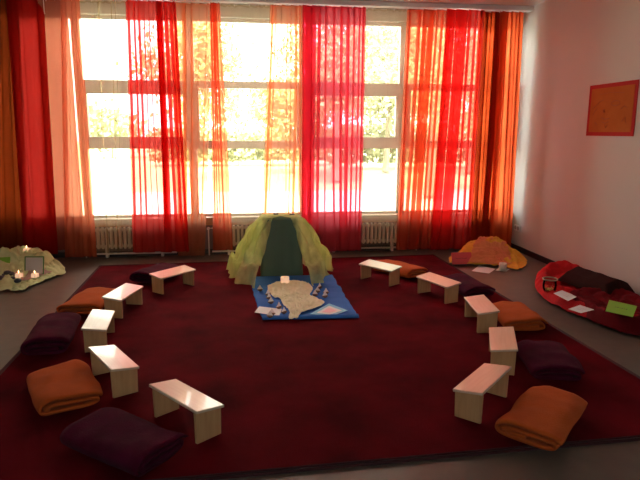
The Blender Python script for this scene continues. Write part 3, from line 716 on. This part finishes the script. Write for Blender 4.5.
for nm, lab, cc, z, m, lift in (('note_card', 'white card beside the glass tealight jar on the red cloth', ((553.5, 294), (568, 301.5), (577.5, 296), (562, 290)), .135, 'paper', (.0, .06, 0)),
    ('note_card', 'white card nearer the front of the red cloth, pointed corners', ((568, 309.5), (581, 313), (594, 309.5), (580, 305.3)), .128, 'paper', (.02, .02, 0)),
    ('greeting_card', 'bright green card with small dark writing on the dark red cloth', ((605.5, 311), (633, 316), (637, 306.5), (609, 301.3)), .168, 'greencard', (.05, 0, 0))):
    pp = [fl(u, v, z) for u, v in cc]; c0 = (sum(p[0] for p in pp)/4, sum(p[1] for p in pp)/4)
    t = thing(nm, lab, 'card', (c0[0], c0[1], z)); t.rotation_euler = lift
    bm = bmesh.new(); prism(bm, [(p[0]-c0[0], p[1]-c0[1]) for p in pp], 0, .002); bmesh.ops.recalc_face_normals(bm, faces=bm.faces); obj('card_sheet', bm, M[m], t)
    ex = Vector((pp[1][0]-pp[0][0], pp[1][1]-pp[0][1], 0)); ey = Vector((pp[3][0]-pp[0][0], pp[3][1]-pp[0][1], 0)); bm = bmesh.new()
    for rr_ in ((0,) if m == 'greencard' else (.12, -.1)):
        for k in range(6):
            a = -.22+.08*k; tube(bm, [ex*a+ey*(rr_-.02*(k % 2))+Vector((0, 0, .0025)), ex*(a+.05)+ey*(rr_+.03*(k % 2))+Vector((0, 0, .0025))], .0022 if m == 'greencard' else .0012, 5)
    obj('lettering', bm, M['dark'] if m == 'greencard' else M['ink'], t)

# ------------------------------------------------------------------ outside
GZ = -.35
struct('trim_5', bx(-9, 12, D+.3, 19, GZ-.1, GZ), mat('pale_paving', (.62, .60, .55), .85, var=(.52, .50, .46), var_scale=.6))   # terrace
bm = bmesh.new(); box(bm, -70, 80, 19, 120, GZ-.1, GZ-.015); o = obj('lawn', bm, mat('lawn_grass', (.42, .46, .24), .9, var=(.34, .40, .20), var_scale=.5)); tag(o, 'pale sunlit lawn outside beyond the windows', 'lawn'); o['kind'] = 'stuff'
LEAF = [mat('leaf_green', (.24, .27, .12), .6, var=(.30, .31, .14), var_scale=1.5), mat('leaf_gold', (.44, .31, .12), .6, var=(.34, .31, .13), var_scale=1.5)]
BARK = mat('bark', (.24, .20, .15), .9)
def tree(u, Y, h, cw, lm, label, seed, n=2600, low=.28):
    x = wl(u, 150, Y)[0]; rs = random.Random(seed); t = thing('tree', label, 'tree', (x, Y, GZ-.01), 0, 'trees outside the windows')
    bm = bmesh.new(); tube(bm, [(0, 0, .0), (0, 0, .1), (.1, 0, h*.3), (-.05, .1, h*.6), (0, 0, h*.9)], [h*.026, h*.022, h*.017, h*.011, h*.003], 8)
    cl_ = []
    for k in range(16):
        a = rs.random()*6.28; z0 = h*rs.uniform(low, .8); L = cw*rs.uniform(.5, 1)*(1.15-z0/h*.6); e = Vector((cos(a)*L, sin(a)*L, z0+L*rs.uniform(.2, .6)))
        tube(bm, [(0, 0, z0), (e.x*.5, e.y*.5, z0+(e.z-z0)*.35), tuple(e)], [h*.008, h*.005, h*.0015], 5); cl_ += [e, Vector((e.x*.6, e.y*.6, z0+(e.z-z0)*.6))]
    cl_.append(Vector((0, 0, h*.93)))
    obj('trunk', bm, BARK, t); bm = bmesh.new()
    for k in range(int(n*1.8)):
        c = rs.choice(cl_); s = cw*.24; p = c+Vector((rs.gauss(0, s), rs.gauss(0, s), rs.gauss(0, s*.8)))
        u1 = Vector((rs.gauss(0, 1), rs.gauss(0, 1), rs.gauss(0, 1))).normalized(); u2 = u1.orthogonal().normalized(); r = rs.uniform(.06, .15)*Y/22
        bm.faces.new([bm.verts.new(p+u1*r), bm.verts.new(p+u2*r*.6), bm.verts.new(p-u1*r), bm.verts.new(p-u2*r*.6)])
    obj('foliage', bm, LEAF[lm], t); return t
tree(192, 24, 7.5, 2.1, 1, 'golden tree outside, seen through the peach curtain left of the centre', 1, 2600)
tree(292, 27, 4.2, 2.0, 1, 'low golden tree outside, just left of the large red curtain', 2, 1800)
tree(336, 22, 9.5, 2.3, 0, 'tall tree outside, seen through the large red curtain', 3, 4200)
tree(386, 27, 8.5, 2.6, 0, 'leafy tree outside, seen through the cream sheer right of the red curtain', 4, 3600)
tree(430, 16.5, 8.0, 2.1, 0, 'tall tree outside, seen through the orange sheer near the right', 5, 3600)
tree(470, 26, 6.5, 2.0, 1, 'tree outside, seen through the crimson curtain near the right', 6, 1800)
tree(112, 44, 3.6, 2.0, 0, 'distant low tree outside, in the left clear window', 7, 900)
def hedge(u0, u1, Y, h, label, seed, lm=0):
    x0, x1 = wl(u0, 150, Y)[0], wl(u1, 150, Y)[0]; rs = random.Random(seed); t = thing('hedge', label, 'hedge', ((x0+x1)/2, Y, GZ-.01))
    bm = bmesh.new(); W = x1-x0
    for k in range(int(W*330)):
        p = Vector((rs.uniform(-W/2, W/2), rs.gauss(0, .5), h*(1-rs.random()**1.6)*(1+.2*sin(rs.random()*6))+.3)); r = rs.uniform(.12, .26)
        u1_ = Vector((rs.gauss(0, 1), rs.gauss(0, 1), rs.gauss(0, 1))).normalized(); u2 = u1_.orthogonal().normalized()
        bm.faces.new([bm.verts.new(p+u1_*r), bm.verts.new(p+u2*r*.6), bm.verts.new(p-u1_*r), bm.verts.new(p-u2*r*.6)])
    obj('foliage', bm, LEAF[lm], t)
    for k in range(int(W/2)): bm = bmesh.new(); tube(bm, [(-W/2+k*2+1, 0, 0), (-W/2+k*2+1, 0, h*.6)], .03, 5); obj('stem', bm, BARK, t)
hedge(150, 330, 34, 1.5, 'long low hedge outside behind the lawn, left half of the view', 1)
hedge(330, 500, 31, 1.7, 'long low hedge outside behind the lawn, right half of the view', 2)

# ------------------------------------------------------------------ light
w = bpy.data.worlds.new('hazy_sky'); bpy.context.scene.world = w; w.use_nodes = True
nt = w.node_tree; bg = nt.nodes['Background']; bg.inputs[0].default_value = (.95, .98, 1.0, 1); bg.inputs[1].default_value = 6.5
sun = bpy.data.lights.new('sun', 'SUN'); sun.energy = 14; sun.angle = radians(2); sun.color = (1, .95, .85)
so = bpy.data.objects.new('sun', sun); C.objects.link(so); so.rotation_euler = (radians(38), 0, radians(-15))
for x0, x1, z0, z1, yy, rx in [(a[0], a[1], SI, WT, D+.28, -90) for a in bays]+[(RX0, RX1, RZ0, RZ1, BW-.19, 90)]:
    l = bpy.data.lights.new('window_portal', 'AREA'); l.shape = 'RECTANGLE'; l.size = x1-x0; l.size_y = z1-z0; l.cycles.is_portal = True
    o = bpy.data.objects.new('window_portal', l); C.objects.link(o); o.location = ((x0+x1)/2, yy, (z0+z1)/2); o.rotation_euler = (radians(rx), 0, 0)

# ------------------------------------------------------------------ camera and view
cam = bpy.data.cameras.new('camera'); co = bpy.data.objects.new('camera', cam); C.objects.link(co)
cam.sensor_width = 36; cam.lens = F_PX*36/640; cam.clip_start = .05; cam.clip_end = 400
mxw = Matrix((RR, UU, -FW)).transposed().to_4x4(); mxw.translation = CAM; co.matrix_world = mxw
s = bpy.context.scene; s.camera = co
s.view_settings.view_transform = 'Standard'; s.view_settings.look = 'None'; s.view_settings.gamma = 1; s.view_settings.exposure = .86; s.view_settings.use_curve_mapping = False
s.cycles.transparent_max_bounces = 40; s.cycles.max_bounces = 10; s.cycles.diffuse_bounces = 6; s.cycles.use_denoising = True
